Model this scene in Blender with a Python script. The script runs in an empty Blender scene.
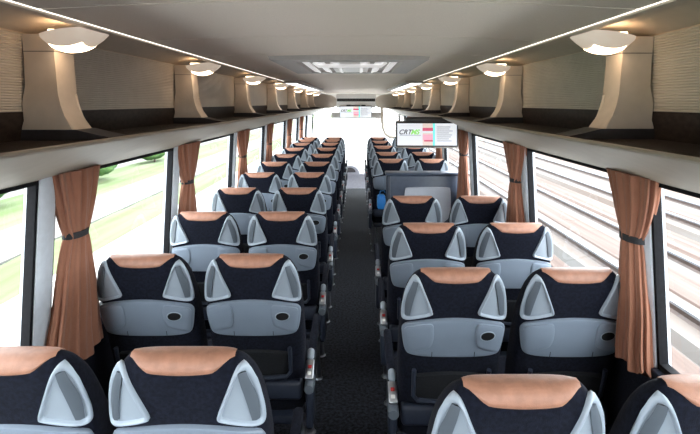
import bpy, bmesh, math, random
from mathutils import Vector, Matrix
random.seed(7)
R = math.radians
scene = bpy.context.scene
COL = scene.collection

# ------------------------------------------------------------------ camera, sky, sun, exposure
F_PX = 469.0                      # focal length in pixels of a 700 px wide frame
CAMZ = 1.82
cam_d = bpy.data.cameras.new('camera')
cam_d.sensor_width = 36.0
cam_d.lens = F_PX / 700.0 * 36.0
cam_d.shift_x = -8.0 / 700.0
cam_d.shift_y = -114.0 / 700.0
cam_d.clip_start = 0.02
cam_d.clip_end = 600
cam = bpy.data.objects.new('camera', cam_d)
COL.objects.link(cam)
cam.location = (0, 0, CAMZ)
cam.rotation_euler = (R(90), 0, 0)
scene.camera = cam

world = bpy.data.worlds.new('sky')
scene.world = world
world.use_nodes = True
wn = world.node_tree
wn.nodes['Background'].inputs[0].default_value = (0.90, 0.96, 1.0, 1)
wn.nodes['Background'].inputs[1].default_value = 6.0

sun_d = bpy.data.lights.new('sun', 'SUN')
sun_d.energy = 1.5
sun_d.angle = R(6)
sun_d.color = (1.0, 0.95, 0.88)
sun = bpy.data.objects.new('sun', sun_d)
COL.objects.link(sun)
sun.rotation_euler = (R(-28), R(14), 0)

vs = scene.view_settings
vs.view_transform = 'Standard'
vs.look = 'None'
vs.gamma = 1.0
vs.use_curve_mapping = False
vs.exposure = 0.65
scene.cycles.use_denoising = True
scene.cycles.max_bounces = 10
scene.cycles.diffuse_bounces = 6
scene.cycles.transparent_max_bounces = 16
scene.cycles.sample_clamp_indirect = 8.0

# ------------------------------------------------------------------ material helpers
MATS = {}
def mat(name, col, rough=0.6, metal=0.0, spec=0.5, noise=0.0, nscale=200.0, bump=0.0, bscale=None, emit=None, estr=0.0,
        sheen=0.0, col2=None, stretch=None, coat=0.0, trans=0.0):
    m = bpy.data.materials.new(name); m.use_nodes = True
    nt = m.node_tree; b = nt.nodes['Principled BSDF']
    b.inputs['Base Color'].default_value = (*col, 1)
    b.inputs['Roughness'].default_value = rough
    b.inputs['Metallic'].default_value = metal
    b.inputs['Specular IOR Level'].default_value = spec
    if sheen: b.inputs['Sheen Weight'].default_value = sheen
    if coat: b.inputs['Coat Weight'].default_value = coat
    if emit:
        b.inputs['Emission Color'].default_value = (*emit, 1)
        b.inputs['Emission Strength'].default_value = estr
    if noise or bump:
        tc = nt.nodes.new('ShaderNodeTexCoord')
        src = tc.outputs['Object']
        if stretch:
            mp = nt.nodes.new('ShaderNodeMapping')
            mp.inputs['Scale'].default_value = stretch
            nt.links.new(src, mp.inputs['Vector']); src = mp.outputs['Vector']
        if noise:
            n = nt.nodes.new('ShaderNodeTexNoise'); n.inputs['Scale'].default_value = nscale
            n.inputs['Detail'].default_value = 4
            nt.links.new(src, n.inputs['Vector'])
            rp = nt.nodes.new('ShaderNodeValToRGB')
            c2 = col2 if col2 else tuple(min(1, c * (1 + noise)) for c in col)
            c1 = col if col2 else tuple(c * (1 - noise) for c in col)
            rp.color_ramp.elements[0].color = (*c1, 1); rp.color_ramp.elements[0].position = 0.35
            rp.color_ramp.elements[1].color = (*c2, 1); rp.color_ramp.elements[1].position = 0.65
            nt.links.new(n.outputs['Fac'], rp.inputs['Fac'])
            nt.links.new(rp.outputs['Color'], b.inputs['Base Color'])
        if bump:
            n2 = nt.nodes.new('ShaderNodeTexNoise'); n2.inputs['Scale'].default_value = bscale or nscale
            nt.links.new(src, n2.inputs['Vector'])
            bp = nt.nodes.new('ShaderNodeBump'); bp.inputs['Strength'].default_value = bump
            bp.inputs['Distance'].default_value = 0.004
            nt.links.new(n2.outputs['Fac'], bp.inputs['Height'])
            nt.links.new(bp.outputs['Normal'], b.inputs['Normal'])
    MATS[name] = m
    return m

def glass_mat(name, tint, refl=1.0):
    m = bpy.data.materials.new(name); m.use_nodes = True
    nt = m.node_tree; nt.nodes.clear()
    out = nt.nodes.new('ShaderNodeOutputMaterial')
    mix = nt.nodes.new('ShaderNodeMixShader')
    tr = nt.nodes.new('ShaderNodeBsdfTransparent'); tr.inputs[0].default_value = (*tint, 1)
    gl = nt.nodes.new('ShaderNodeBsdfGlossy'); gl.inputs['Roughness'].default_value = 0.02
    lw = nt.nodes.new('ShaderNodeLayerWeight'); lw.inputs['Blend'].default_value = 0.5
    pw = nt.nodes.new('ShaderNodeMath'); pw.operation = 'POWER'; pw.inputs[1].default_value = 5.0
    fr = nt.nodes.new('ShaderNodeMath'); fr.operation = 'MULTIPLY_ADD'; fr.inputs[1].default_value = 0.6 * refl; fr.inputs[2].default_value = 0.03
    nt.links.new(lw.outputs['Facing'], pw.inputs[0]); nt.links.new(pw.outputs[0], fr.inputs[0])
    nt.links.new(fr.outputs[0], mix.inputs[0]); nt.links.new(tr.outputs[0], mix.inputs[1])
    nt.links.new(gl.outputs[0], mix.inputs[2]); nt.links.new(mix.outputs[0], out.inputs[0])
    MATS[name] = m
    return m

mat('navy_fabric', (0.0075, 0.009, 0.017), 0.95, spec=0.12, noise=0.35, nscale=90, bump=0.35, bscale=420, sheen=0.03)
mat('navy_dark', (0.010, 0.012, 0.019), 0.9, spec=0.2, noise=0.3, nscale=160, bump=0.2, bscale=500)
mat('navy_plastic', (0.024, 0.030, 0.048), 0.45, spec=0.4, bump=0.05, bscale=600, noise=0.1, nscale=30)
mat('tan_leather', (0.40, 0.195, 0.128), 0.40, spec=0.45, noise=0.10, nscale=40, bump=0.25, bscale=380)
mat('grey_plastic', (0.225, 0.27, 0.335), 0.38, spec=0.5, noise=0.03, nscale=8, bump=0.04, bscale=900)
mat('grey_plastic_light', (0.38, 0.44, 0.51), 0.30, spec=0.5, noise=0.03, nscale=8)
mat('handle_grey', (0.34, 0.39, 0.45), 0.30, spec=0.5, noise=0.03, nscale=8)
mat('grey_plastic_dark', (0.115, 0.135, 0.16), 0.30, spec=0.5, noise=0.05, nscale=8)
mat('black_recess', (0.004, 0.004, 0.005), 0.6, noise=0.2, nscale=50)
mat('net', (0.006, 0.007, 0.010), 0.9, noise=0.5, nscale=220, bump=0.4, bscale=260)
mat('silver', (0.45, 0.47, 0.51), 0.3, metal=0.85, noise=0.06, nscale=40)
mat('red_button', (0.55, 0.03, 0.03), 0.4, noise=0.05, nscale=40)
mat('carpet', (0.0015, 0.0015, 0.0025), 0.85, spec=0.2, noise=1, nscale=55, col2=(0.034, 0.039, 0.056), bump=0.9, bscale=130, sheen=0.05)
mat('wall_carpet', (0.014, 0.016, 0.024), 0.95, spec=0.1, noise=0.4, nscale=260, bump=0.4, bscale=400)
mat('ceiling_fabric', (0.82, 0.735, 0.645), 0.9, spec=0.15, noise=0.05, nscale=320, bump=0.25, bscale=520)
mat('ceiling_seam', (0.16, 0.15, 0.14), 0.8, noise=0.1, nscale=50)
mat('cream_plastic', (0.60, 0.53, 0.45), 0.42, spec=0.4, noise=0.03, nscale=25, bump=0.08, bscale=700)
mat('beige_lip', (0.36, 0.32, 0.262), 0.55, spec=0.5, noise=0.03, nscale=15)
mat('ribbed_panel', (0.53, 0.50, 0.45), 0.33, spec=0.5, noise=0.04, nscale=10)
mat('rack_dark', (0.030, 0.022, 0.019), 0.5, spec=0.3, noise=0.35, nscale=60, stretch=(14, 0.6, 1))
mat('divider_foot', (0.035, 0.035, 0.042), 0.45, noise=0.1, nscale=50)
mat('lamp_shade', (0.82, 0.77, 0.72), 0.35, noise=0.02, nscale=20, emit=(1.0, 0.80, 0.62), estr=0.22)
mat('lamp_lens', (0.95, 0.88, 0.76), 0.4, emit=(1.0, 0.70, 0.45), estr=6.5, noise=0.02, nscale=20)
mat('lamp_uplight', (0.95, 0.88, 0.76), 0.4, emit=(1.0, 0.70, 0.42), estr=5.0, noise=0.02, nscale=20)
mat('added_strip_glow', (0.80, 0.78, 0.74), 0.25, noise=0.02, nscale=20, emit=(1.0, 0.94, 0.86), estr=1.6)  # emission for the strips added along the ceiling edges
mat('hatch_grey', (0.42, 0.395, 0.37), 0.5, noise=0.04, nscale=40)
mat('hatch_white_glow', (0.80, 0.80, 0.82), 0.4, noise=0.02, nscale=40, emit=(1.0, 0.97, 0.95), estr=0.22)  # faint glow put into the white plastic of louvres and bar, no lamp behind
mat('light_diffuser', (0.8, 0.8, 0.8), 0.4, noise=0.02, nscale=40, emit=(1.0, 0.98, 0.95), estr=1.6)
mat('white_plastic', (0.84, 0.83, 0.81), 0.45, noise=0.03, nscale=15)
mat('pillar_trim', (0.60, 0.64, 0.70), 0.5, noise=0.04, nscale=40)
mat('rubber', (0.008, 0.008, 0.010), 0.8, spec=0.2, noise=0.2, nscale=60)
mat('curtain_cloth', (0.33, 0.145, 0.09), 0.8, spec=0.2, noise=0.03, nscale=30, bump=0.3, bscale=300, sheen=0.2)
mat('tie_cloth', (0.022, 0.022, 0.026), 0.8, noise=0.2, nscale=200)
mat('slate_panel', (0.055, 0.070, 0.105), 0.35, spec=0.5, noise=0.08, nscale=20)
mat('pale_panel', (0.47, 0.49, 0.55), 0.4, noise=0.03, nscale=15)
mat('blue_plastic', (0.02, 0.17, 0.48), 0.4, noise=0.08, nscale=30)
mat('screen_black', (0.020, 0.020, 0.020), 0.35, noise=0.1, nscale=40)
mat('screen_white', (0.6, 0.62, 0.65), 0.3, emit=(0.86, 0.90, 0.97), estr=0.42, noise=0.02, nscale=30)
mat('screen_pink', (0.6, 0.35, 0.4), 0.3, emit=(0.85, 0.36, 0.50), estr=0.5, noise=0.05, nscale=30)
mat('screen_red', (0.4, 0.06, 0.1), 0.3, emit=(0.62, 0.07, 0.17), estr=0.5, noise=0.05, nscale=30)
mat('screen_skin', (0.6, 0.5, 0.45), 0.3, emit=(0.80, 0.66, 0.60), estr=0.42, noise=0.05, nscale=30)
mat('screen_cyan', (0.1, 0.6, 0.6), 0.3, emit=(0.10, 0.74, 0.68), estr=0.6, noise=0.02, nscale=30)
mat('screen_green', (0.2, 0.5, 0.1), 0.3, emit=(0.27, 0.68, 0.16), estr=0.5, noise=0.02, nscale=30)
mat('screen_ink', (0.03, 0.03, 0.04), 0.4, noise=0.02, nscale=30)
mat('screen_grey', (0.30, 0.31, 0.33), 0.4, noise=0.02, nscale=30)
mat('roof_metal', (0.6, 0.6, 0.6), 0.5, noise=0.03, nscale=5)
mat('dash_grey', (0.36, 0.36, 0.40), 0.55, noise=0.06, nscale=20)
mat('dash_dark', (0.05, 0.045, 0.05), 0.5, noise=0.1, nscale=20)
# outdoors
mat('asphalt', (0.48, 0.475, 0.465), 0.9, noise=0.08, nscale=3, bump=0.2, bscale=40)
mat('kerb_stone', (0.55, 0.54, 0.52), 0.85, noise=0.08, nscale=6)
mat('paving', (0.17, 0.167, 0.16), 0.85, noise=0.08, nscale=4)
mat('grass', (0.085, 0.125, 0.04), 0.95, noise=1, nscale=1.2, col2=(0.125, 0.155, 0.08), bump=1.0, bscale=30, stretch=(2.5, 0.08, 1))
mat('hedge_leaf', (0.035, 0.10, 0.03), 0.8, noise=1, nscale=7, col2=(0.10, 0.19, 0.05))
mat('tree_leaf', (0.04, 0.09, 0.035), 0.8, noise=1, nscale=5, col2=(0.09, 0.17, 0.06))
mat('bark', (0.10, 0.075, 0.055), 0.9, noise=0.3, nscale=12)
mat('house_wall', (0.62, 0.60, 0.56), 0.9, noise=0.05, nscale=2)
mat('house_wall_blue', (0.50, 0.56, 0.60), 0.9, noise=0.05, nscale=2)
mat('roof_tile', (0.30, 0.13, 0.09), 0.8, noise=0.2, nscale=6)
mat('window_dark', (0.08, 0.11, 0.14), 0.15, noise=0.1, nscale=4)
mat('slab', (0.15, 0.145, 0.14), 0.9, noise=1, nscale=2.0, col2=(0.115, 0.088, 0.075), stretch=(1, 0.06, 1))
mat('ballast', (0.085, 0.055, 0.045), 0.95, noise=1, nscale=3.0, col2=(0.135, 0.10, 0.088), stretch=(2.2, 0.06, 1), bump=0.6, bscale=30)
mat('rail_steel', (0.06, 0.04, 0.034), 0.5, metal=0.3, noise=0.2, nscale=8)
mat('rail_head', (0.32, 0.34, 0.38), 0.3, metal=0.7, noise=0.1, nscale=8)
glass_mat('window_glass', (0.96, 0.98, 0.98))

# ------------------------------------------------------------------ mesh helpers
class MB:
    def __init__(s): s.v = []; s.f = []
    def add(s, verts, faces):
        o = len(s.v); s.v += [tuple(v) for v in verts]; s.f += [tuple(i + o for i in f) for f in faces]; return s
    def box(s, x0, x1, y0, y1, z0, z1):
        v = [(x0,y0,z0),(x1,y0,z0),(x1,y1,z0),(x0,y1,z0),(x0,y0,z1),(x1,y0,z1),(x1,y1,z1),(x0,y1,z1)]
        return s.add(v, [(0,3,2,1),(4,5,6,7),(0,1,5,4),(1,2,6,5),(2,3,7,6),(3,0,4,7)])
    def rbox(s, x0, x1, y0, y1, z0, z1, r=0.01, seg=2, M=None):
        bm = bmesh.new()
        bmesh.ops.create_cube(bm, size=1.0)
        for v in bm.verts:
            v.co = Vector(((x0+x1)/2 + v.co.x*(x1-x0), (y0+y1)/2 + v.co.y*(y1-y0), (z0+z1)/2 + v.co.z*(z1-z0)))
        bmesh.ops.bevel(bm, geom=list(bm.edges), offset=r, segments=seg, profile=0.5, affect='EDGES')
        if M: bmesh.ops.transform(bm, matrix=M, verts=bm.verts)
        bm.verts.index_update()
        s.add([v.co.copy() for v in bm.verts], [[v.index for v in f.verts] for f in bm.faces]); bm.free(); return s
    def tube(s, path, rad, n=8, cap=True):
        pts = [Vector(p) for p in path]; rings = []
        rads = rad if isinstance(rad, (list, tuple)) else [rad]*len(pts)
        up = None
        for i, p in enumerate(pts):
            t = (pts[min(i+1, len(pts)-1)] - pts[max(i-1, 0)]).normalized()
            if up is None:
                up = Vector((0,0,1)) if abs(t.z) < .9 else Vector((1,0,0))
            a = t.cross(up).normalized(); b = a.cross(t).normalized(); up = b
            rings.append([p + (a*math.cos(2*math.pi*k/n) + b*math.sin(2*math.pi*k/n))*rads[i] for k in range(n)])
        return s.loft(rings, cap)
    def loft(s, rings, cap=True, closed=True):
        n = len(rings[0]); v = [p for r in rings for p in r]; f = []
        for i in range(len(rings)-1):
            for k in range(n if closed else n-1):
                a = i*n+k; b = i*n+(k+1) % n
                f.append((a, b, b+n, a+n))
        if cap:
            f.append(tuple(range(n-1, -1, -1))); f.append(tuple((len(rings)-1)*n+k for k in range(n)))
        return s.add(v, f)
    def prism(s, poly, y0, y1):
        """poly in (x, z), extruded along y"""
        return s.loft([[(x, y0, z) for x, z in poly], [(x, y1, z) for x, z in poly]])
    def build(s, name, m, parent=None, smooth=True, solid=0.0, ang=35):
        me = bpy.data.meshes.new(name); me.from_pydata([tuple(v) for v in s.v], [], s.f); me.validate()
        bm = bmesh.new(); bm.from_mesh(me); bmesh.ops.recalc_face_normals(bm, faces=bm.faces)
        if smooth:
            for f in bm.faces: f.smooth = True
            for e in bm.edges:
                if len(e.link_faces) == 2 and e.calc_face_angle(0) > R(ang): e.smooth = False
        bm.to_mesh(me); bm.free()
        me.materials.append(MATS[m])
        o = bpy.data.objects.new(name, me); COL.objects.link(o)
        if parent: o.parent = parent
        if solid:
            md = o.modifiers.new('thickness', 'SOLIDIFY'); md.thickness = solid; md.offset = 0
        return o

def tag(o, label=None, cat=None, group=None, kind=None):
    if label: o['label'] = label
    if cat: o['category'] = cat
    if group: o['group'] = group
    if kind: o['kind'] = kind
    return o
def empty(name, loc=(0,0,0), rz=0, **k):
    o = bpy.data.objects.new(name, None); COL.objects.link(o); o.location = loc; o.rotation_euler = (0,0,rz)
    o.empty_display_size = 0.1
    return tag(o, **k)
def copy_tree(o, parent=None):
    c = o.copy(); COL.objects.link(c); c.parent = parent
    for ch in list(o.children): copy_tree(ch, c)
    return c
def interp(tab, z):
    if z <= tab[0][0]: return tab[0][1]
    for (a, va), (b, vb) in zip(tab, tab[1:]):
        if z <= b:
            t = (z-a)/(b-a); return va + (vb-va)*t
    return tab[-1][1]
def chaikin(poly, n=2):
    for _ in range(n):
        q = []
        for i in range(len(poly)):
            a = poly[i]; b = poly[(i+1) % len(poly)]
            q.append((a[0]*.75+b[0]*.25, a[1]*.75+b[1]*.25)); q.append((a[0]*.25+b[0]*.75, a[1]*.25+b[1]*.75))
        poly = q
    return poly
def ordinal(n): return ['', 'first', 'second', 'third', 'fourth', 'fifth', 'sixth', 'seventh', 'eighth', 'ninth', 'tenth', 'eleventh', 'twelfth'][n]

# ------------------------------------------------------------------ the coach: dimensions
CX = -0.05                        # middle of the coach, the camera stands 5 cm off it
REAR, FRONT = -0.9, 12.6
AISLE_END = 10.0
RACK_END = 12.0
SILL, WTOP = 0.85, 1.545
LIP_X, LIP_Z = 0.765, CAMZ - 0.117
RAIL_X, RAIL_Z = 0.79, CAMZ + 0.243
PAN_X = 1.10
def wx(z): return interp([(0.0, 1.165), (SILL, 1.145), (WTOP, 1.115), (2.1, 1.08)], z)
PILLARS = [0.35, 1.74, 2.98, 4.40, 5.86, 7.55, 9.15, 10.7]

# floor
MB().box(CX-1.2, CX+1.2, REAR, AISLE_END, -0.12, 0.0).build('floor', 'carpet', smooth=False)['kind'] = 'structure'
o = MB().box(CX-1.2, CX+1.2, AISLE_END, FRONT+0.1, -0.75, -0.6).build('trim_1', 'dash_grey', smooth=False); o['kind'] = 'structure'
MB().box(CX-1.2, CX+1.2, AISLE_END-0.012, AISLE_END+0.02, -0.62, 0.004).build('step_riser', 'dash_grey', o, smooth=False)
MB().box(CX-0.4, CX+0.4, AISLE_END+0.02, AISLE_END+0.4, -0.62, -0.25).build('step', 'dash_grey', o, smooth=False)

# walls: lower lining, cant rail above the windows, pillars as parts
side_word = {-1: 'left', 1: 'right'}
for s in (-1, 1):
    m = MB()
    m.loft([[(CX+s*wx(0), y, -0.1), (CX+s*(wx(0)+.05), y, -0.1), (CX+s*(wx(SILL)+.05), y, SILL), (CX+s*wx(SILL), y, SILL)] for y in (REAR, FRONT)])
    w = m.build('wall_'+side_word[s], 'wall_carpet', smooth=False); w['kind'] = 'structure'
    m = MB(); m.loft([[(CX+s*(wx(WTOP)), y, WTOP), (CX+s*(wx(WTOP)+.05), y, WTOP), (CX+s*1.13, y, 2.2), (CX+s*1.105, y, 2.2)] for y in (REAR, FRONT)])
    m.build('cant_rail', 'cream_plastic', w, smooth=False)
    MB().rbox(CX+s*wx(SILL)-.035, CX+s*wx(SILL)+.045, REAR, FRONT, SILL-.03, SILL+.012, .01).build('window_sill', 'navy_plastic', w)
    MB().rbox(min(CX+s*1.02, CX+s*1.17), max(CX+s*1.02, CX+s*1.17), REAR, AISLE_END, 0.0, 0.20, .03).build('heater_duct', 'navy_plastic', w)
    for y in PILLARS:
        m = MB()
        rings = []
        for z in (SILL, WTOP+.02):
            X = wx(z)
            rings.append([(CX+s*(X-.018), y-.045, z), (CX+s*(X-.026), y-.03, z), (CX+s*(X-.026), y+.03, z), (CX+s*(X-.018), y+.045, z), (CX+s*(X+.04), y+.045, z), (CX+s*(X+.04), y-.045, z)])
        m.loft(rings).build('pillar', 'pillar_trim', w)
    ys = [REAR] + PILLARS + [FRONT-.35]
    for k, (a, b) in enumerate(zip(ys, ys[1:])):
        # rubber surround and pane
        g = MB()
        for (ya, yb, za, zb) in ((a+.03, b-.03, SILL+.008, SILL+.035), (a+.03, b-.03, WTOP-.02, WTOP+.004), (a+.045, a+.059, SILL, WTOP), (b-.059, b-.045, SILL, WTOP)):
            g.loft([[(CX+s*(wx(z)-.012), y, z) for (y, z) in ((ya, za), (yb, za), (yb, zb), (ya, zb))], [(CX+s*(wx(z)+.02), y, z) for (y, z) in ((ya, za), (yb, za), (yb, zb), (ya, zb))]])
        wi = g.build('window_%d' % (k+1 + (20 if s > 0 else 0)), 'rubber', smooth=False); wi['kind'] = 'structure'
        MB().add([(CX+s*(wx(z)+.006), y, z) for (y, z) in ((a+.05, SILL+.03), (b-.05, SILL+.03), (b-.05, WTOP-.015), (a+.05, WTOP-.015))], [(0,1,2,3)]).build('pane', 'window_glass', wi, smooth=False)

# rear wall behind the camera with the coach's rear window
m = MB(); m.box(CX-1.2, CX+1.2, REAR-.06, REAR, -0.1, 0.95); m.box(CX-1.2, CX-.95, REAR-.06, REAR, .95, 2.2); m.box(CX+.95, CX+1.2, REAR-.06, REAR, .95, 2.2); m.box(CX-.95, CX+.95, REAR-.06, REAR, 1.75, 2.2)
w = m.build('wall_rear', 'wall_carpet', smooth=False); w['kind'] = 'structure'
wi = MB().box(CX-.96, CX+.96, REAR-.045, REAR-.03, .94, .965).build('window_40', 'rubber', smooth=False); wi['kind'] = 'structure'
MB().add([(CX-.95, REAR-.035, .95), (CX+.95, REAR-.035, .95), (CX+.95, REAR-.035, 1.75), (CX-.95, REAR-.035, 1.75)], [(0,1,2,3)]).build('pane', 'window_glass', wi, smooth=False)

# front: nose below the windscreen, windscreen
w = MB().box(CX-1.2, CX+1.2, FRONT, FRONT+.08, -0.75, 0.02).build('wall_front', 'dash_grey', smooth=False); w['kind'] = 'structure'
MB().box(CX-1.2, CX+1.2, FRONT, FRONT+.08, 1.72, 2.2).build('header', 'white_plastic', w, smooth=False)
wi = MB().box(CX-1.2, CX+1.2, FRONT+.02, FRONT+.05, 0.0, .03).build('window_41', 'rubber', smooth=False); wi['kind'] = 'structure'
MB().add([(CX-1.2, FRONT+.035, .02), (CX+1.2, FRONT+.035, .02), (CX+1.2, FRONT+.035, 1.72), (CX-1.2, FRONT+.035, 1.72)], [(0,1,2,3)]).build('pane', 'window_glass', wi, smooth=False)

# ceiling: arched panels with recessed joints
def ceil_z(x): return CAMZ + 0.268 - 0.025*(abs(x-CX)/RAIL_X)**2
cb = MB()
NX = 12
xs = [CX - RAIL_X + 2*RAIL_X*i/NX for i in range(NX+1)]
rings = [[(x, y, ceil_z(x)+.012) for x in xs] + [(x, y, 2.2) for x in reversed(xs)] for y in (REAR, RACK_END+.6)]
ceiling = cb.loft(rings).build('ceiling', 'ceiling_seam', smooth=False); ceiling['kind'] = 'structure'
MB().box(CX-1.2, CX+1.2, REAR-.1, FRONT+.1, 2.2, 2.26).build('roof_skin', 'roof_metal', ceiling, smooth=False)
SEAMS = [REAR, 0.62, 1.22, 1.86, 2.46, 4.0, 5.2, 6.6, 8.0, 9.4, 10.8, RACK_END+.6]
for a, b in zip(SEAMS, SEAMS[1:]):
    m = MB(); e = .005
    m.loft([[(x, y, ceil_z(x)) for x in xs] + [(x, y, ceil_z(x)+.014) for x in reversed(xs)] for y in (a+e, b-e)])
    m.build('ceiling_panel', 'ceiling_fabric', ceiling, ang=60)

# ------------------------------------------------------------------ roof hatch and ceiling light panels
def hatch(y0, y1, hw, label):
    z = CAMZ + .262
    t = empty('roof_hatch', (CX, y0, z), label=label, cat='roof hatch')
    L = y1-y0
    # frame ring with bevelled outer edge
    m = MB()
    def ring(h, a, b, zz): return [(-h, a, zz), (h, a, zz), (h, b, zz), (-h, b, zz)]
    m.loft([ring(hw, 0, L, .01), ring(hw-.012, .012, L-.012, -.022), ring(hw-.14, .13, L-.13, -.024), ring(hw-.15, .14, L-.14, .004)], cap=False)
    m.build('frame', 'hatch_grey', t, smooth=False)
    MB().box(-hw+.13, hw-.13, .12, L-.12, -.006, .004).build('backing', 'hatch_grey', t, smooth=False)
    for s in (-1, 1):
        for k in range(3):
            x = s*(hw-.19-.088*k)
            M = Matrix.Translation((x, L/2, -.016)) @ Matrix.Rotation(R(-14*s), 4, 'Y')
            MB().rbox(-.027, .027, -L/2+.16, L/2-.16, -.005, .005, .004, 2, M).build('louvre', 'hatch_white_glow', t)
    MB().rbox(-.125, .125, .3, L-.16, -.022, -.004, .008).build('centre_panel', 'white_plastic', t)
    m = MB(); m.tube([(-.22, .26, -.014), (-.19, .25, -.036), (.19, .25, -.036), (.22, .26, -.014)], .012, 10)
    m.build('handle_bar', 'hatch_white_glow', t)
    return t
hatch(2.60, 3.84, .455, 'grey ceiling hatch with white louvres either side of a flat middle panel')
for s in (-1, 1):
    z = CAMZ+.25
    t = empty('ceiling_light_panel', (CX + s*.685, 5.25, z), label='long white ceiling light panel with a grey inner border beside the %s rack' % ('railway-side' if s > 0 else 'verge-side'), cat='ceiling light')
    MB().rbox(-.105, .105, 0, 3.3, -.026, .012, .006).build('frame', 'hatch_grey', t)
    MB().rbox(-.06 + (.025 if s > 0 else -.025), .06 + (.025 if s > 0 else -.025), .06, 3.24, -.031, -.02, .004).build('diffuser', 'light_diffuser', t)

# ------------------------------------------------------------------ luggage racks
DIV = {-1: [0.28, 1.60, 2.92, 4.34, 5.88, 7.6, 9.3, 10.8], 1: [0.33, 1.66, 2.98, 4.40, 5.94, 7.6, 9.3, 10.8]}
FLOOR_Z = CAMZ - .132
for s in (-1, 1):
    opp = 'railway' if s > 0 else 'verge'
    t = empty('luggage_rack', (CX, REAR, LIP_Z), label='open luggage rack over the %s-side windows, with %s' % (opp, 'the hanging screen under it' if s > 0 else 'an unbroken pale edge'), cat='luggage rack')
    def P(x, y, z): return (s*x, y-REAR, z-LIP_Z)
    def extr(poly, name, m, y0=REAR+.01, y1=RACK_END, ang=35, parent=t):
        return MB().loft([[P(x, y, z) for x, z in poly] for y in (y0, y1)]).build(name, m, parent, ang=ang)
    # underside shell and rounded lip
    lip = [(LIP_X+.03, LIP_Z-.004), (LIP_X+.014, LIP_Z+.001), (LIP_X+.004, LIP_Z-.001), (LIP_X, LIP_Z-.007), (LIP_X+.006, LIP_Z-.013), (.86, LIP_Z-.056), (.98, LIP_Z-.108), (1.06, LIP_Z-.143), (1.10, LIP_Z-.162), (1.108, LIP_Z-.162), (1.108, FLOOR_Z-.01), (.80, FLOOR_Z-.01)]
    extr(lip, 'rack_edge', 'beige_lip', ang=9)
    # shelf floor with ribs running along the coach
    poly = []
    n = 22
    for i in range(n):
        x = .80 + (1.10-.80)*i/n; dx = (1.10-.80)/n
        poly += [(x, FLOOR_Z), (x+dx*.5, FLOOR_Z), (x+dx*.5, FLOOR_Z+.004), (x+dx, FLOOR_Z+.004)]
    poly += [(1.10, FLOOR_Z-.005), (.80, FLOOR_Z-.005)]
    extr(poly, 'shelf_floor', 'rack_dark', ang=20)
    extr([(1.098, FLOOR_Z), (1.112, FLOOR_Z), (1.112, CAMZ-.03), (1.094, CAMZ-.03)], 'back_kick_strip', 'rack_dark')
    # cove between ceiling rail and back panels
    poly = []
    for i in range(9):
        u = i/8; poly.append((RAIL_X+.008 + (PAN_X+.012-RAIL_X)*u, RAIL_Z - .004*u + .035*math.sin(math.pi*u)))
    poly += [(x, z+.012) for x, z in reversed(poly)]
    extr(poly, 'cove', 'cream_plastic', ang=60)
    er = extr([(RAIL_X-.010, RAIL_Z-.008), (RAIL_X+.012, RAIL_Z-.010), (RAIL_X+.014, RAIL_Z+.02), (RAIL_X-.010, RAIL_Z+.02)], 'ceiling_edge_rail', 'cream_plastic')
    extr([(RAIL_X-.013, RAIL_Z-.001), (RAIL_X-.009, RAIL_Z-.001), (RAIL_X-.009, RAIL_Z+.004), (RAIL_X-.013, RAIL_Z+.004)], 'added_glow_strip', 'added_strip_glow', parent=er)  # glowing strip added on the rail to brighten the ceiling
    # ribbed back panels, one for each bay
    edges = [REAR+.02] + [y+.055 for y in DIV[s]] + [RACK_END-.02]
    for a, b in zip(edges, edges[1:]):
        prof = []
        z0, z1 = CAMZ-.032, CAMZ+.238; n = 30
        for i in range(n):
            z = z0 + (z1-z0)*i/n; dz = (z1-z0)/n
            prof += [(PAN_X, z), (PAN_X-.0022, z+dz*.35), (PAN_X-.0022, z+dz*.65)]
        prof += [(PAN_X, z1), (PAN_X+.012, z1), (PAN_X+.012, z0)]
        extr(prof, 'back_panel', 'ribbed_panel', a+.012, b-.012, ang=20)
    # dividers with their dark feet
    for y in DIV[s]:
        inner = [(.985, CAMZ+.236), (.982, CAMZ+.03), (.972, CAMZ-.012), (.950, CAMZ-.048), (.915, CAMZ-.092)]
        outer = [(1.098, CAMZ-.092), (1.090, CAMZ-.06), (1.096, CAMZ+.0), (1.085, CAMZ+.06), (1.090, CAMZ+.16), (1.098, CAMZ+.236)]
        poly = inner + outer
        bm = bmesh.new()
        vs0 = [bm.verts.new(P(x, y, z)) for x, z in poly]; vs1 = [bm.verts.new(P(x, y+.11, z)) for x, z in poly]
        bm.faces.new(vs0); bm.faces.new(list(reversed(vs1)))
        for i in range(len(poly)):
            j = (i+1) % len(poly); bm.faces.new((vs0[i], vs0[j], vs1[j], vs1[i]))
        eg = [e for e in bm.edges if abs(e.verts[0].co.y-e.verts[1].co.y) < 1e-5 and e.verts[0] in vs0[:5] + vs1[:5] and e.verts[1] in vs0[:5]+vs1[:5]]
        bmesh.ops.bevel(bm, geom=eg, offset=.008, segments=2, profile=.5, affect='EDGES')
        mm = MB(); bm.verts.index_update(); mm.add([v.co.copy() for v in bm.verts], [[v.index for v in f.verts] for f in bm.faces]); bm.free()
        d = mm.build('divider', 'cream_plastic', t, ang=30)
        MB().loft([[P(x, yy, z) for x, z in ((1.098, CAMZ-.091), (.912, CAMZ-.091), (.84, CAMZ-.108), (.80, CAMZ-.116), (.798, FLOOR_Z), (1.098, FLOOR_Z))] for yy in (y-.004, y+.118)]).build('divider_foot', 'divider_foot', d, smooth=False)
        # joint line under the lamp
        MB().box(min(s*.984, s*1.092), max(s*.984, s*1.092), y-.0015-REAR, y+.1-REAR, CAMZ+.175-LIP_Z, CAMZ+.178-LIP_Z).build('joint', 'ceiling_seam', d, smooth=False)
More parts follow.
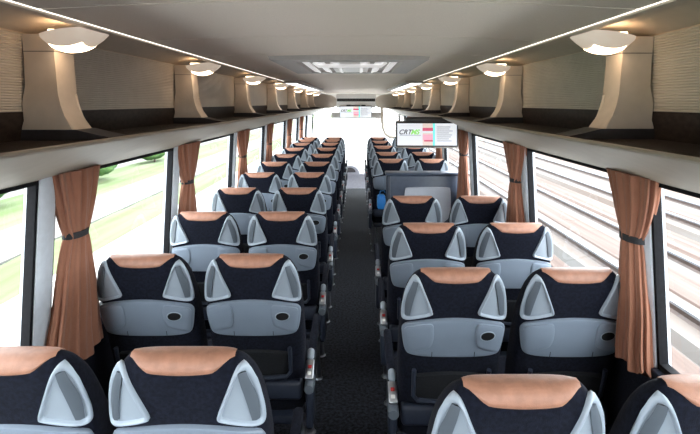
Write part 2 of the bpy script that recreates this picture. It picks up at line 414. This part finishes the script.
    # end cap at the front
    m = MB(); m.loft([[P(x, y, z) for x, z in chaikin([(.50, CAMZ+.20), (1.10, CAMZ+.24), (1.10, CAMZ-.14), (.60, CAMZ-.14), (.50, CAMZ-.08)], 2)] for y in (RACK_END, RACK_END+.05)])
    m.build('end_cap', 'cream_plastic', t)
    # lamps on the dividers
    nd = len(DIV[s])
    for i, y in enumerate(DIV[s]):
        fromfront = nd - i
        lt = empty('cove_lamp', (CX+s*.918, y-.02, RAIL_Z-.02), label='boat-shaped lit cove lamp on the %s rack divider from the windscreen, %s side' % (ordinal(fromfront), opp), cat='lamp', group='cove lamps along the luggage racks')
        # shell: canoe running from the divider up to the ceiling rail
        def lamp_rings(scale_y, drop, u0, u1, n=13, off=0.0):
            rings = []
            for k in range(n):
                u = u0 + (u1-u0)*k/(n-1)
                x = .085 - .213*u                         # from the divider out to the ceiling rail
                top = .006 + .024*u
                dep = drop*max(0.0, math.sin(math.pi*min(1, .04+.95*u)))**.65
                hw_ = scale_y*(.25+.75*max(0.0, math.sin(math.pi*min(1, .06+.9*u)))**.8)
                ring = []
                for q in range(9):
                    an = math.pi*q/8
                    ring.append((s*x, -hw_*math.cos(an), top - dep*math.sin(an)**.8 - off))
                rings.append(ring)
            return rings
        MB().loft(lamp_rings(.075, .068, 0, 1)).build('shade', 'lamp_shade', lt, ang=60)
        rr = [[(x*1.0, yy*.9, z - .0022) for (x, yy, z) in r[1:8]] for r in lamp_rings(.075, .069, .16, .70, 10)]
        MB().loft(rr).build('lens', 'lamp_lens', lt, ang=60)
        MB().rbox(min(s*-.03, s*.06), max(s*-.03, s*.06), -.03, .03, .014, .022, .003).build('uplight', 'lamp_uplight', lt)

# ------------------------------------------------------------------ front header, screens
def text_mesh(txt, size, shear, m, parent, loc, bold=0.0):
    c = bpy.data.curves.new('lettering', 'FONT'); c.body = txt; c.size = size; c.shear = shear; c.offset = bold; c.extrude = .0006
    c.align_x = 'LEFT'; c.align_y = 'CENTER'
    tmp = bpy.data.objects.new('tmp', c); COL.objects.link(tmp)
    dg = bpy.context.evaluated_depsgraph_get()
    me = bpy.data.meshes.new_from_object(tmp.evaluated_get(dg)); bpy.data.objects.remove(tmp)
    me.materials.clear(); me.materials.append(MATS[m])
    o = bpy.data.objects.new('lettering', me); COL.objects.link(o); o.parent = parent
    o.location = loc; o.rotation_euler = (R(90), 0, 0)
    return o
def display(loc, W, H, label, yaw=0.0):
    t = empty('display_screen', loc, yaw, label=label, cat='screen', group='coach display screens')
    b = .012
    MB().rbox(-W/2-b, W/2+b, 0, .035, -H/2-b, H/2+b*1.6, .006).build('housing', 'screen_black', t)
    MB().box(-W/2, W/2, -.003, .004, -H/2, H/2).build('screen_panel', 'screen_white', t, smooth=False)
    MB().rbox(-W/2-b*.6, W/2+b*.6, -.008, .02, -H/2-.022, -H/2-.010, .004).build('lower_rail', 'hatch_grey', t)
    y = -.0045
    def pr(u0, u1, v0, v1, m, name): MB().box(-W/2+u0*W, -W/2+u1*W, y, y+.002, -H/2+v0*H, -H/2+v1*H).build(name, m, t, smooth=False)
    pr(.425, .60, 0, 1, 'screen_skin', 'picture_block')
    y = -.0055
    pr(.425, .60, .66, .80, 'screen_red', 'picture_block'); pr(.425, .60, .56, .65, 'screen_white', 'picture_block')
    pr(.43, .60, .24, .50, 'screen_pink', 'picture_block'); pr(.45, .60, .18, .25, 'screen_red', 'picture_block')
    pr(.60, .632, 0, 1, 'screen_cyan', 'picture_stripe')
    for k in range(8):
        v = .84 - k*.09
        pr(.665, random.uniform(.86, .97), v-.012, v+.012, 'screen_grey', 'text_line')
    pr(.04, .40, .455, .475, 'screen_grey', 'text_line')
    text_mesh('CRT', H*.30, .35, 'screen_ink', t, (-W/2+.02*W, -.0055, H*.10), .004*H)
    text_mesh('MS', H*.30, .35, 'screen_green', t, (-W/2+.225*W, -.0055, H*.10), .012*H)
    return t
d1 = display((.588, 4.0, CAMZ-.268), .505, .188, 'wide screen hanging under the railway-side rack ahead of the stairwell partition', R(-2))
MB().rbox(-.18, .18, .005, .05, .095, .148, .01).build('mounting_bracket', 'screen_black', d1)

h = empty('front_header', (CX, RACK_END, CAMZ-.13), label='white front header panel with a dark air slot above the front screen', cat='header panel')
MB().rbox(-.505, .505, .0, .12, 0.0, .36, .02).build('panel', 'white_plastic', h)
MB().rbox(-.49, .49, -.008, .02, .17, .245, .005).build('air_slot', 'screen_black', h)
MB().rbox(-.64, .64, .10, .14, -.26, -.12, .01).build('roller_blind', 'hatch_grey', h)
for a in (-.19, .19): MB().rbox(a-.055, a+.055, -.03, .02, .03, .085, .006).build('bracket', 'screen_black', h)
d2 = display((CX-.01, RACK_END-.06, CAMZ-.225), .80, .27, 'wide screen mounted below the dark air slot above the windscreen')
MB().rbox(-.12, .12, .02, .062, .10, .17, .006).build('mounting_bracket', 'screen_black', d2)
m = MB(); m.tube([(CX+.62, 11.2, CAMZ-.10), (CX+.62, 11.18, CAMZ-.3), (CX+.64, 11.15, CAMZ-.58), (CX+.70, 11.1, CAMZ-.74), (CX+.80, 11.0, CAMZ-.80), (CX+1.11, 10.9, CAMZ-.82)], .034, 10)
tag(m.build('grab_rail', 'cream_plastic'), 'curved cream grab rail dropping from the rack by the windscreen', 'grab rail')

# dashboard, steering wheel, driver's seat
t = empty('dashboard', (CX, 11.9, -.6), label='grey dashboard below the windscreen with a rounded instrument hood', cat='dashboard')
MB().rbox(-1.1, 1.1, .1, .68, 0, .62, .05, 3).build('body', 'dash_grey', t)
m = MB(); m.loft([[(-.16 + .26*math.cos(a)*q, yy, .60+.24*math.sin(a)*q) for a in [math.pi*k/10 for k in range(11)]] for yy, q in ((.02, .96), (.1, 1), (.5, .9))]).build('instrument_hood', 'dash_grey', t)
m = MB(); m.loft([[(-.16 + .15*math.cos(a), yy, .66+.12*math.sin(a)) for a in [math.pi*k/10 for k in range(11)]] for yy in (.005, .03)]).build('instrument_dial', 'dash_dark', t)
t = empty('steering_wheel', (CX-.68, 11.8, .0), label='dark steering wheel in front of the dashboard', cat='steering wheel')
ringp = [(.22*math.cos(2*math.pi*k/24), -.22*math.sin(2*math.pi*k/24)*.5, .18+.22*math.sin(2*math.pi*k/24)*.85) for k in range(25)]
MB().tube(ringp, .016, 8, cap=False).build('rim', 'dash_dark', t)
m = MB(); m.tube([(0, .19, -.03), (0, 0, .18)], .03, 8); m.tube([(-.21, 0, .18), (.21, 0, .18)], .014, 8); m.build('column', 'dash_dark', t)

# ------------------------------------------------------------------ passenger seats
ZT = 1.164
WTAB = [(.36, .200), (.5, .208), (.75, .214), (.90, .212), (.99, .2065), (1.05, .198), (1.09, .188), (1.12, .175), (1.143, .160), (1.156, .148), (1.164, .138)]
DTAB = [(.36, .055), (.6, .080), (.92, .078), (1.06, .064), (1.164, .052)]
def yc(z): return interp([(.36, .255), (.60, .185), (.90, .080), (1.164, .010)], z) + interp(DTAB, z)
def dd(z):
    D = interp(DTAB, z); z1 = 1.085
    if z > z1: D *= max(0, 1-((z-z1)/(ZT-z1))**2.6)**(1/2.6)
    return D
NEXP = 3.6
def rear(x, z):
    w = interp(WTAB, z); q = min(1, abs(x)/w)
    return yc(z) - dd(z)*(1-q**NEXP)**(1/NEXP)
def rp(x, z, o=0.0):
    """point on the rear face of the backrest, pushed out by o along the surface normal"""
    w = interp(WTAB, z)*.985
    x = max(-w, min(w, x)); e = .002
    xa, xb = max(-w, x-e), min(w, x+e); za, zb = z-e, min(z+e, ZT-.0005)
    tx = Vector((xb-xa, rear(xb, z)-rear(xa, z), 0)); tz = Vector((0, rear(x, zb)-rear(x, za), zb-za))
    n = tx.cross(tz).normalized()
    if n.y > 0: n = -n
    return Vector((x, rear(x, z), z)) + n*o
def patch(poly, offs, name, m, parent, fan=5, centre=None):
    """a raised pad that follows the rear face: offs = [(scale, offset)...] then filled inward"""
    c = centre or (sum(p[0] for p in poly)/len(poly), sum(p[1] for p in poly)/len(poly))
    rings = []
    sc, off = 1, 0
    for sc, off in offs:
        rings.append([rp(c[0]+(x-c[0])*sc, c[1]+(z-c[1])*sc, off) for x, z in poly])
    for k in range(1, fan+1):
        q = sc*(1-k/(fan+.15))
        rings.append([rp(c[0]+(x-c[0])*q, c[1]+(z-c[1])*q, off) for x, z in poly])
    mb = MB(); mb.loft(rings, cap=False)
    n = len(poly); mb.f.append(tuple((len(rings)-1)*n+k for k in range(n)))
    return mb.build(name, m, parent, ang=50)

def make_seat(aisle):
    """aisle: -1 / +1 = side of the aisle armrest, 0 = window seat"""
    t = empty('passenger_seat')
    # backrest
    zs = [.36, .38, .44, .5, .58, .66, .74, .82, .90, .96, 1.0, 1.04, 1.07, 1.095, 1.115, 1.13, 1.142, 1.151, 1.157, 1.161, 1.1635]
    rings = []
    N = 40
    for z in zs:
        w = interp(WTAB, z); d = dd(z); r = []
        if z < .37: w *= .96; d *= .8
        for k in range(N):
            a = 2*math.pi*(k+.5)/N; ca, sa = math.cos(a), math.sin(a)
            r.append((w*math.copysign(abs(ca)**(2/NEXP), ca), yc(z)+d*math.copysign(abs(sa)**(2/NEXP), sa), z))
        rings.append(r)
    MB().loft(rings).build('backrest', 'navy_fabric', t, ang=70)
    # tan head cap over the top edge
    mb = MB(); cols = []
    nxc = 26; HWC = .1365
    for i in range(nxc+1):
        x = -HWC + 2*HWC*i/nxc
        u = max(0, (abs(x)-.074)/(HWC-.074)); sm = u*u*(3-2*u)
        zl = ZT - .044 + .040*sm + .004*(x/.07)**2*(1 if u == 0 else 0) + (.004 if u > 0 else 0)*(1-sm)
        zl2 = ZT - .13 + .126*sm
        col = []
        for k in range(13):
            f = k/12; z = zl + (ZT-.0004-zl)*(1-(1-f)**2.2)
            col.append(Vector((x, rear(x, z)-.0045, z+.004*f)))
        for k in range(1, 13):
            f = 1-k/12; z = zl2 + (ZT-.0004-zl2)*(1-(1-f)**2.2)
            col.append(Vector((x, 2*yc(z)-rear(x, z)+.0045, z+.004*f)))
        col[0].y += .006
        cols.append(col)
    mb.loft(cols, cap=False, closed=False).build('head_cap', 'tan_leather', t, ang=75)
    # grab handles moulded into the upper corners
    for s in (-1, 1):
        base = [(.149, ZT-0.017), (.163, ZT-0.019), (.180, ZT-0.049), (.192, ZT-0.095), (.2005, ZT-0.148), (.2035, ZT-0.197), (.191, ZT-0.205), (.145, ZT-0.190), (.094, ZT-0.176), (.086, ZT-0.168), (.103, ZT-0.125), (.123, ZT-0.075), (.138, ZT-0.035)]
        poly = chaikin([(s*x, z) for x, z in base], 2)
        c = (s*.160, ZT-.135)
        def sc(k): return [(c[0]+(x-c[0])*k, c[1]+(z-c[1])*k) for x, z in poly]
        rr = [[rp(x, z, o_) for x, z in sc(k)] for k, o_ in ((1.0, -.002), (1.0, .008), (.96, .012), (.90, .012), (.85, .007), (.82, .001))]
        hd = MB().loft(rr, cap=False).build('grab_handle', 'grey_plastic_light', t, ang=70)
        inner = sc(.85)
        patch(inner, [(1, .0025)], 'handle_recess', 'handle_grey', hd, 5, c)
        # grip bar from the apex down to the outer corner
        bar = []
        for k in range(9):
            u = k/8
            x = .153 + .030*u + .006*math.sin(math.pi*u); z = ZT-.039 - .142*u; hw_ = .0085 + .004*math.sin(math.pi*u)
            bar.append([rp(s*(x-hw_), z, .002), rp(s*(x-hw_), z, .0085), rp(s*x, z, .0115), rp(s*(x+hw_), z, .0085), rp(s*(x+hw_), z, .002)])
        MB().loft(bar).build('grip_bar', 'grey_plastic_dark', hd, ang=60)
    # grey back shell below, with two raised pads and an oval hole
    b0, b1 = ZT-.360, ZT-.192
    base = [(-.202, b1-.042), (-.186, b1-.022), (-.10, b1-.003), (0, b1+.004), (.10, b1-.003), (.186, b1-.022), (.202, b1-.042), (.199, b1-.09), (.190, b0+.018), (.174, b0+.001), (.09, b0-.004), (0, b0-.005), (-.09, b0-.004), (-.174, b0+.001), (-.190, b0+.018), (-.199, b1-.09)]
    pan = patch(chaikin(base, 2), [(1, -.002), (1, .008), (.985, .012), (.97, .0125)], 'back_shell', 'grey_plastic', t, 7)
    padL = [(-.193, b1-.050), (-.178, b1-.030), (-.10, b1-.012), (-.083, b1-.022), (-.081, b1-.08), (-.090, b1-.118), (-.105, b1-.128), (-.172, b0+.014), (-.182, b0+.026), (-.186, b1-.09)]
    patch(chaikin(padL, 2), [(1, .010), (.99, .0165), (.95, .018)], 'shell_pad', 'grey_plastic', pan, 4)
    pr_ = patch(chaikin([(-x, z) for x, z in reversed(padL)], 2), [(1, .010), (.99, .0165), (.95, .018)], 'shell_pad', 'grey_plastic', pan, 4)
    oval = [(.128+.0265*math.cos(2*math.pi*k/20), b1-.068+.0185*math.sin(2*math.pi*k/20)) for k in range(20)]
    patch(oval, [(1.12, .0175), (1.12, .0195), (1.0, .0195)], 'hole_rim', 'grey_plastic_light', pan, 1)
    patch(oval, [(.98, .0197), (.97, .0202)], 'oval_hole', 'black_recess', pan, 2)
    for x in (-.085, .085):
        q = [(x-.0012, b0-.004), (x+.0012, b0-.004), (x+.0012, b0+.022), (x-.0012, b0+.022)]
        patch(q, [(1, .0125), (1, .0135)], 'shell_slit', 'black_recess', pan, 1)
    # magazine pocket: net and its U-shaped frame
    n0, n1 = ZT-.575, ZT-.445
    nb = [(-.142, n1-.015), (-.07, n1-.004), (0, n1), (.07, n1-.004), (.142, n1-.015), (.142, n0), (.07, n0-.004), (-.07, n0-.004), (-.142, n0)]
    pk = patch(nb, [(1, .002), (1, .014), (.97, .018)], 'pocket_net', 'net', t, 4)
    fr = MB()
    path = [rp(-.150, n1+.018, .018), rp(-.150, n1-.03, .020), rp(-.148, n0+.02, .022), rp(-.132, n0-.002, .024), rp(0, n0-.010, .026), rp(.132, n0-.002, .024), rp(.148, n0+.02, .022), rp(.150, n1-.03, .020), rp(.150, n1+.018, .018)]
    fr.tube(path, [.010, .009, .009, .010, .010, .010, .009, .009, .010], 8).build('pocket_frame', 'navy_plastic', pk)
    # lower rear frame, seat pan, cushion
    MB().rbox(-.200, .200, .185, .26, .455, .545, .02, 3).build('rear_frame', 'navy_plastic', t)
    MB().rbox(-.195, .195, .215, .70, .325, .37, .015, 2).build('seat_pan', 'navy_plastic', t)
    MB().rbox(-.212, .212, .26, .74, .36, .475, .045, 4).build('seat_cushion', 'navy_fabric', t)
    # legs
    lx = .192*aisle if aisle else 0.0
    for yy in (.30, .58):
        m = MB(); m.tube([(lx, yy-.05, .345), (lx, yy-.02, .2), (lx, yy+.06, .012), (lx, yy+.06, 0.0)], [.026, .020, .022, .034], 10).build('leg', 'silver', t)
    if aisle:
        a = aisle
        x0, x1 = sorted((a*.214, a*.250))
        # dark side shell, pivot, armrest
        MB().rbox(x0, x1, .20, .34, .31, .53, .016, 3).build('side_shell', 'navy_plastic', t)
        M = Matrix.Translation((a*.234, .24, .60)) @ Matrix.Rotation(R(10), 4, 'X')
        ar = MB().rbox(-.019, .019, .02, .36, -.022, .022, .016, 3, M).build('armrest', 'navy_fabric', t)
        M = Matrix.Translation((a*.234, .215, .585)) @ Matrix.Rotation(R(38), 4, 'X')
        MB().rbox(-.020, .020, -.045, .045, -.010, .010, .008, 3, M).build('control_plate', 'silver', ar)
        M = Matrix.Translation((a*.234, .262, .632)) @ Matrix.Rotation(R(48), 4, 'X')
        MB().rbox(-.017, .017, -.026, .026, -.016, .016, .0155, 4, M).build('recline_lever', 'grey_plastic_light', ar)
        M = Matrix.Translation((a*.234, .222, .590)) @ Matrix.Rotation(R(38), 4, 'X')
        MB().rbox(-.009, .009, -.008, .008, -.004, .013, .003, 2, M).build('recline_button', 'red_button', ar)
        M = Matrix.Translation((a*.234, .200, .573)) @ Matrix.Rotation(R(38), 4, 'X')
        MB().rbox(-.010, .010, -.009, .009, -.004, .011, .003, 2, M).build('label_plate', 'white_plastic', ar)
        m = MB(); m.tube([(a*.234, .165, .520), (a*.234, .172, .520), (a*.234, .25, .525)], [.020, .024, .024], 16).build('pivot', 'grey_plastic_dark', ar)
    return t

ROWS_L = [1.237, 2.02, 2.81, 3.61, 4.41, 5.20, 6.0, 6.84, 7.68, 8.38, 9.0]
ROWS_R = [1.106, 1.848, 2.546, 3.29]
ROWS_RF = [5.48, 6.23, 7.15, 8.1, 9.0]
proto = {a: make_seat(a) for a in (-1, 0, 1)}
used = {}
def place_seat(a, x, y, label, group):
    if a not in used: o = proto[a]; used[a] = 1
    else: o = copy_tree(proto[a])
    o.location = (x, y - yc(ZT), 0)            # y is where the top edge of the backrest stands
    tag(o, label, 'seat', group)
nl = len(ROWS_L)
for i, y in enumerate(ROWS_L):
    r = ordinal(nl-i)
    place_seat(1, -.457, y, 'navy aisle seat with tan head cap, %s row from the windscreen, verge side' % r, 'seats on the verge side')
    place_seat(0, -.924, y, 'navy window seat with tan head cap, %s row from the windscreen, verge side' % r, 'seats on the verge side')
for i, y in enumerate(ROWS_R):
    r = ordinal(len(ROWS_R)-i)
    place_seat(-1, .382, y, 'navy aisle seat with tan head cap, %s row behind the stairwell partition, railway side' % r, 'seats behind the stairwell partition')
    place_seat(0, .857, y, 'navy window seat with tan head cap, %s row behind the stairwell partition, railway side' % r, 'seats behind the stairwell partition')
for i, y in enumerate(ROWS_RF):
    r = ordinal(i+1)
    place_seat(-1, .382, y, 'navy aisle seat with tan head cap, %s row ahead of the stairwell partition, railway side' % r, 'seats ahead of the stairwell partition')
    place_seat(0, .857, y, 'navy window seat with tan head cap, %s row ahead of the stairwell partition, railway side' % r, 'seats ahead of the stairwell partition')

# ------------------------------------------------------------------ stairwell partition
t = empty('stairwell_partition', (.68, 4.86, 0), label='slate blue stairwell partition with a pale rounded panel, topped by a glossy ledge', cat='partition')
MB().rbox(-.385, .375, 0, .12, 0, 1.075, .02, 3).build('panel', 'slate_panel', t)
MB().rbox(-.395, .38, -.02, .14, 1.07, 1.10, .012, 3).build('top_ledge', 'slate_panel', t)
MB().rbox(-.385, -.345, -.012, .02, 0, 1.07, .01).build('edge_post', 'navy_plastic', t)
poly = chaikin([(-.20, .55), (-.20, .93), (-.17, .95), (.26, .95), (.28, .93), (.28, .55)], 2)
MB().loft([[(x, -.014, z) for x, z in poly], [(x, .004, z) for x, z in poly]]).build('pale_panel', 'pale_panel', t, smooth=False)
t = empty('blue_bag', (.243, 4.90, .72), label='small bright blue bag hung on the aisle edge of the stairwell partition', cat='bag')
MB().loft([chaikin([(a*.042*q, b*.05*q, z) for a, b in ((-1,-1),(1,-1),(1,1),(-1,1))], 0) for q, z in ((.8, 0), (1, .02), (1.02, .09), (.9, .13), (.55, .145))]).build('body', 'blue_plastic', t)
MB().tube([(-.02, 0, .13), (-.01, 0, .18), (.03, 0, .185), (.042, 0, .16)], .005, 6).build('strap', 'blue_plastic', t)

# ------------------------------------------------------------------ curtains
def curtain(x, y, s, hwt, hwb, label, seed):
    rnd = random.Random(seed)
    zt_, zb = WTOP+.008, SILL-(.012 if s > 0 else .065)
    t = empty('curtain', (x, y, zb), label=label, cat='curtain', group='tied curtains at the window pillars')
    ztie = 1.312 if s > 0 else 1.295
    N = 144; rings = []
    ph = [rnd.uniform(0, 6.28) for _ in range(4)]
    for i in range(30):
        u = i/29; z = zb + (zt_-zb)*u
        if z > ztie:
            q = (z-ztie)/(zt_-ztie); hw_ = .052 + (hwt-.052)*q**.6; hx = .030 + .010*q; amp = .26 + .22*q
        else:
            q = (ztie-z)/(ztie-zb); hw_ = .052 + (hwb-.052)*q**.6; hx = .030 + .006*q; amp = .26 + .20*q
        ring = []
        for k in range(N):
            a = 2*math.pi*k/N
            rr = 1 + amp*(.6*math.cos(11*a+ph[0]+.5*q) + .4*math.cos(19*a+ph[1]-.8*q)) + .05*math.cos(4*a+ph[2]+q)
            ring.append((hx*math.sin(a)*rr, hw_*math.cos(a)*(1+.25*(rr-1)) + .02*q*math.sin(3*z*6+ph[3])*.3, z - zb + (.012*math.cos(5*a+ph[1]) if i == 0 else 0)))
        rings.append(ring)
    MB().loft(rings).build('cloth', 'curtain_cloth', t, ang=80)
    tie = []
    for z, g in ((-.013, 1.0), (-.012, 1.06), (.012, 1.06), (.013, 1.0)):
        tie.append([(0.036*g*math.cos(2*math.pi*k/24), .062*g*math.sin(2*math.pi*k/24), ztie-zb+z) for k in range(24)])
    MB().loft(tie, cap=False).build('tie_band', 'tie_cloth', t, ang=60)
    MB().rbox(-.008 if s > 0 else -.05, .05 if s > 0 else .008, -.012, .012, ztie-zb-.008, ztie-zb+.008, .004).build('tie_anchor', 'tie_cloth', t)
CUR_L = [1.90, 3.15, 4.66, 6.05, 7.80, 9.45]
CUR_R = [1.78, 3.10, 4.66, 6.05, 7.75, 9.35]
for i, y in enumerate(CUR_L): curtain(CX-1.094, y, -1, .15 if i == 0 else .185, .17 if i == 0 else .19, 'rust brown tied curtain at the %s pillar from the windscreen, verge side' % ordinal(len(CUR_L)-i), 10+i)
for i, y in enumerate(CUR_R): curtain(CX+1.094, y, 1, .14 if i == 0 else .185, .095 if i == 0 else .17, 'rust brown tied curtain at the %s pillar from the windscreen, railway side' % ordinal(len(CUR_R)-i), 30+i)

# ------------------------------------------------------------------ outside
GZ = -1.30
Y0, Y1 = -60, 160
g = MB().box(-90, 90, Y0, Y1, GZ-.5, GZ-.05).build('ground', 'paving', smooth=False); tag(g, 'pale ground spreading beyond the coach windows', 'ground', kind='structure')
g = MB().box(-5.1, 3.2, Y0, Y1, GZ-.06, GZ).build('road', 'asphalt', smooth=False); tag(g, 'pale grey road under and beside the coach', 'road', kind='structure')
for (xa, xb, nm) in ((-5.3, -5.1, 'kerb'), (3.2, 3.4, 'kerb')):
    g = MB().box(xa, xb, Y0, Y1, GZ-.06, GZ+.12).build('kerb', 'kerb_stone', smooth=False); tag(g, 'pale stone kerb along the %s side of the road' % ('verge' if xa < 0 else 'railway'), 'kerb', kind='structure')
def lumpy_strip(x0, x1, z0, amp, name, m, seed, ny=220, nx=10):
    rnd = random.Random(seed); mb = MB(); vv = []
    for j in range(ny+1):
        for i in range(nx+1):
            e = min(i, nx-i)/nx*2
            vv.append((x0+(x1-x0)*i/nx + rnd.uniform(-.05, .05), Y0+(Y1-Y0)*j/ny, z0 + amp*(e**.5)*rnd.uniform(.5, 1)))
    ff = [(j*(nx+1)+i, j*(nx+1)+i+1, (j+1)*(nx+1)+i+1, (j+1)*(nx+1)+i) for j in range(ny) for i in range(nx)]
    return mb.add(vv, ff).build(name, m, ang=180)
tag(lumpy_strip(-6.9, -5.3, GZ, .16, 'grass_verge', 'grass', 1), 'bright green grass verge between the road and the footpath', 'grass', kind='stuff')
g = MB().box(-8.6, -6.9, Y0, Y1, GZ-.06, GZ+.04).build('footpath', 'paving', smooth=False); tag(g, 'pale footpath behind the grass verge', 'footpath', kind='structure')
tag(lumpy_strip(-11.5, -8.6, GZ, .18, 'lawn', 'grass', 2), 'green lawn in front of the hedge', 'grass', kind='stuff')
def blob(mb, c, r, n=10, seed=0, jit=.25):
    rnd = random.Random(seed); rings = []
    for i in range(n+1):
        th = math.pi*(i+.02)/(n+.04); ring = []
        for k in range(n*2):
            a = math.pi*k/n; q = 1 + rnd.uniform(-jit, jit)
            ring.append((c[0]+r[0]*math.sin(th)*math.cos(a)*q, c[1]+r[1]*math.sin(th)*math.sin(a)*q, c[2]+r[2]*math.cos(th)*q))
        rings.append(ring)
    mb.loft(rings)
side_items = [(-7.8, 4.0, 'shrub'), (-8.9, 6.2, 'shrub'), (-8.3, 9.5, 'shrub'), (-9.0, 13.0, 'shrub'), (-8.6, 17.5, 'shrub'), (-8.8, 24, 'shrub')]
for i, (x, y, k) in enumerate(side_items):
    t = empty('shrub', (x-1.6, y, GZ), label='rounded dark green shrub on the lawn, %s along from the coach rear' % ordinal(i+1), cat='shrub', group='shrubs on the lawn')
    mb = MB(); 
    for q in range(4): blob(mb, (random.uniform(-.3, .3), random.uniform(-.8, .8), .75+random.uniform(0, .3)), (.55, .7, .5), 14, i*9+q, .08)
    mb.build('foliage', 'hedge_leaf', t, ang=180)
    MB().tube([(0, 0, -.05), (0, 0, .5)], .05, 6).build('stem', 'bark', t)
for i, (x, y, hgt) in enumerate(((-13.0, 3.0, 5.0), (-13.6, 12.0, 6.0), (-12.6, 22.0, 5.5), (-13.4, 34.0, 6.5))):
    t = empty('street_tree', (x, y, GZ), label='leafy tree before the pale houses, %s along from the coach rear' % ordinal(i+1), cat='tree', group='trees before the houses')
    MB().tube([(0, 0, -.1), (.05, .1, hgt*.3), (0, 0, hgt*.55)], [.16, .12, .08], 8).build('trunk', 'bark', t)
    mb = MB()
    for q in range(6): blob(mb, (random.uniform(-.8, .8), random.uniform(-1, 1), hgt*.55+random.uniform(-.6, 1.4)), (1.2, 1.3, 1.1), 14, i*7+q+50, .08)
    mb.build('crown', 'tree_leaf', t, ang=180)
for i, (y, L, H, m) in enumerate(((-4, 11, 5.5, 'house_wall'), (11, 12, 6.0, 'house_wall_blue'), (27, 14, 6.5, 'house_wall'), (46, 18, 6, 'house_wall'))):
    t = empty('house', (-19, y, GZ), label='%s rendered house with a tiled roof, %s along the road from the coach rear' % ('pale blue' if 'blue' in m else 'off-white', ordinal(i+1)), cat='house')
    MB().box(-4, 3, 0, L, -.1, H).build('wall', m, t, smooth=False)
    MB().loft([[(-4.4, y_, H-.1), (3.4, y_, H-.1), (-.5, y_, H+2.6)] for y_ in (-.4, L+.4)]).build('roof', 'roof_tile', t, smooth=False)
    for a in range(int(L//3)):
        for b in range(2):
            wv = MB().box(2.96, 3.05, 1+a*3, 2.2+a*3, .9+b*2.7, 2.2+b*2.7).build('window_frame', 'white_plastic', t, smooth=False)
            MB().box(3.03, 3.06, 1.08+a*3, 2.12+a*3, .98+b*2.7, 2.12+b*2.7).build('pane', 'window_dark', wv, smooth=False)
# railway on the other side
for i, xc in enumerate((5.35, 8.95, 12.9, 17.4)):
    t = empty('railway_track', (xc, 0, GZ), label='%s slab railway track from the road' % ordinal(i+1), cat='railway track', group='railway tracks beside the road')
    MB().loft([[(-1.25, y, -.06), (1.25, y, -.06), (1.15, y, .10), (-1.15, y, .10)] for y in (Y0, Y1)]).build('slab', 'slab', t, smooth=False)
    for q in (-.75, .75):
        ra = MB().loft([[(q-.08, y, .10), (q+.08, y, .10), (q+.03, y, .13), (q+.022, y, .2), (q-.022, y, .2), (q-.03, y, .13)] for y in (Y0, Y1)]).build('rail', 'rail_steel', t, smooth=False)
        MB().loft([[(q-.037, y, .2), (q+.037, y, .2), (q+.037, y, .24), (q-.037, y, .24)] for y in (Y0, Y1)]).build('rail_head', 'rail_head', ra, smooth=False)
    MB().loft([[(-.35, y, .095), (.35, y, .095), (.32, y, .13), (-.32, y, .13)] for y in (Y0, Y1)]).build('middle_channel', 'ballast', t, smooth=False)
for i, (xa, xb) in enumerate(((3.45, 4.1), (6.65, 7.65), (10.25, 11.6), (14.2, 16.1))):
    g = MB().loft([[(xa, y, GZ-.05), (xb, y, GZ-.05), (xb-.15, y, GZ+.05), (xa+.15, y, GZ+.05)] for y in (Y0, Y1)]).build('ballast_strip', 'ballast', smooth=False)
    tag(g, 'rusty brown ballast strip, %s from the road' % ordinal(i+1), 'ballast', kind='stuff')
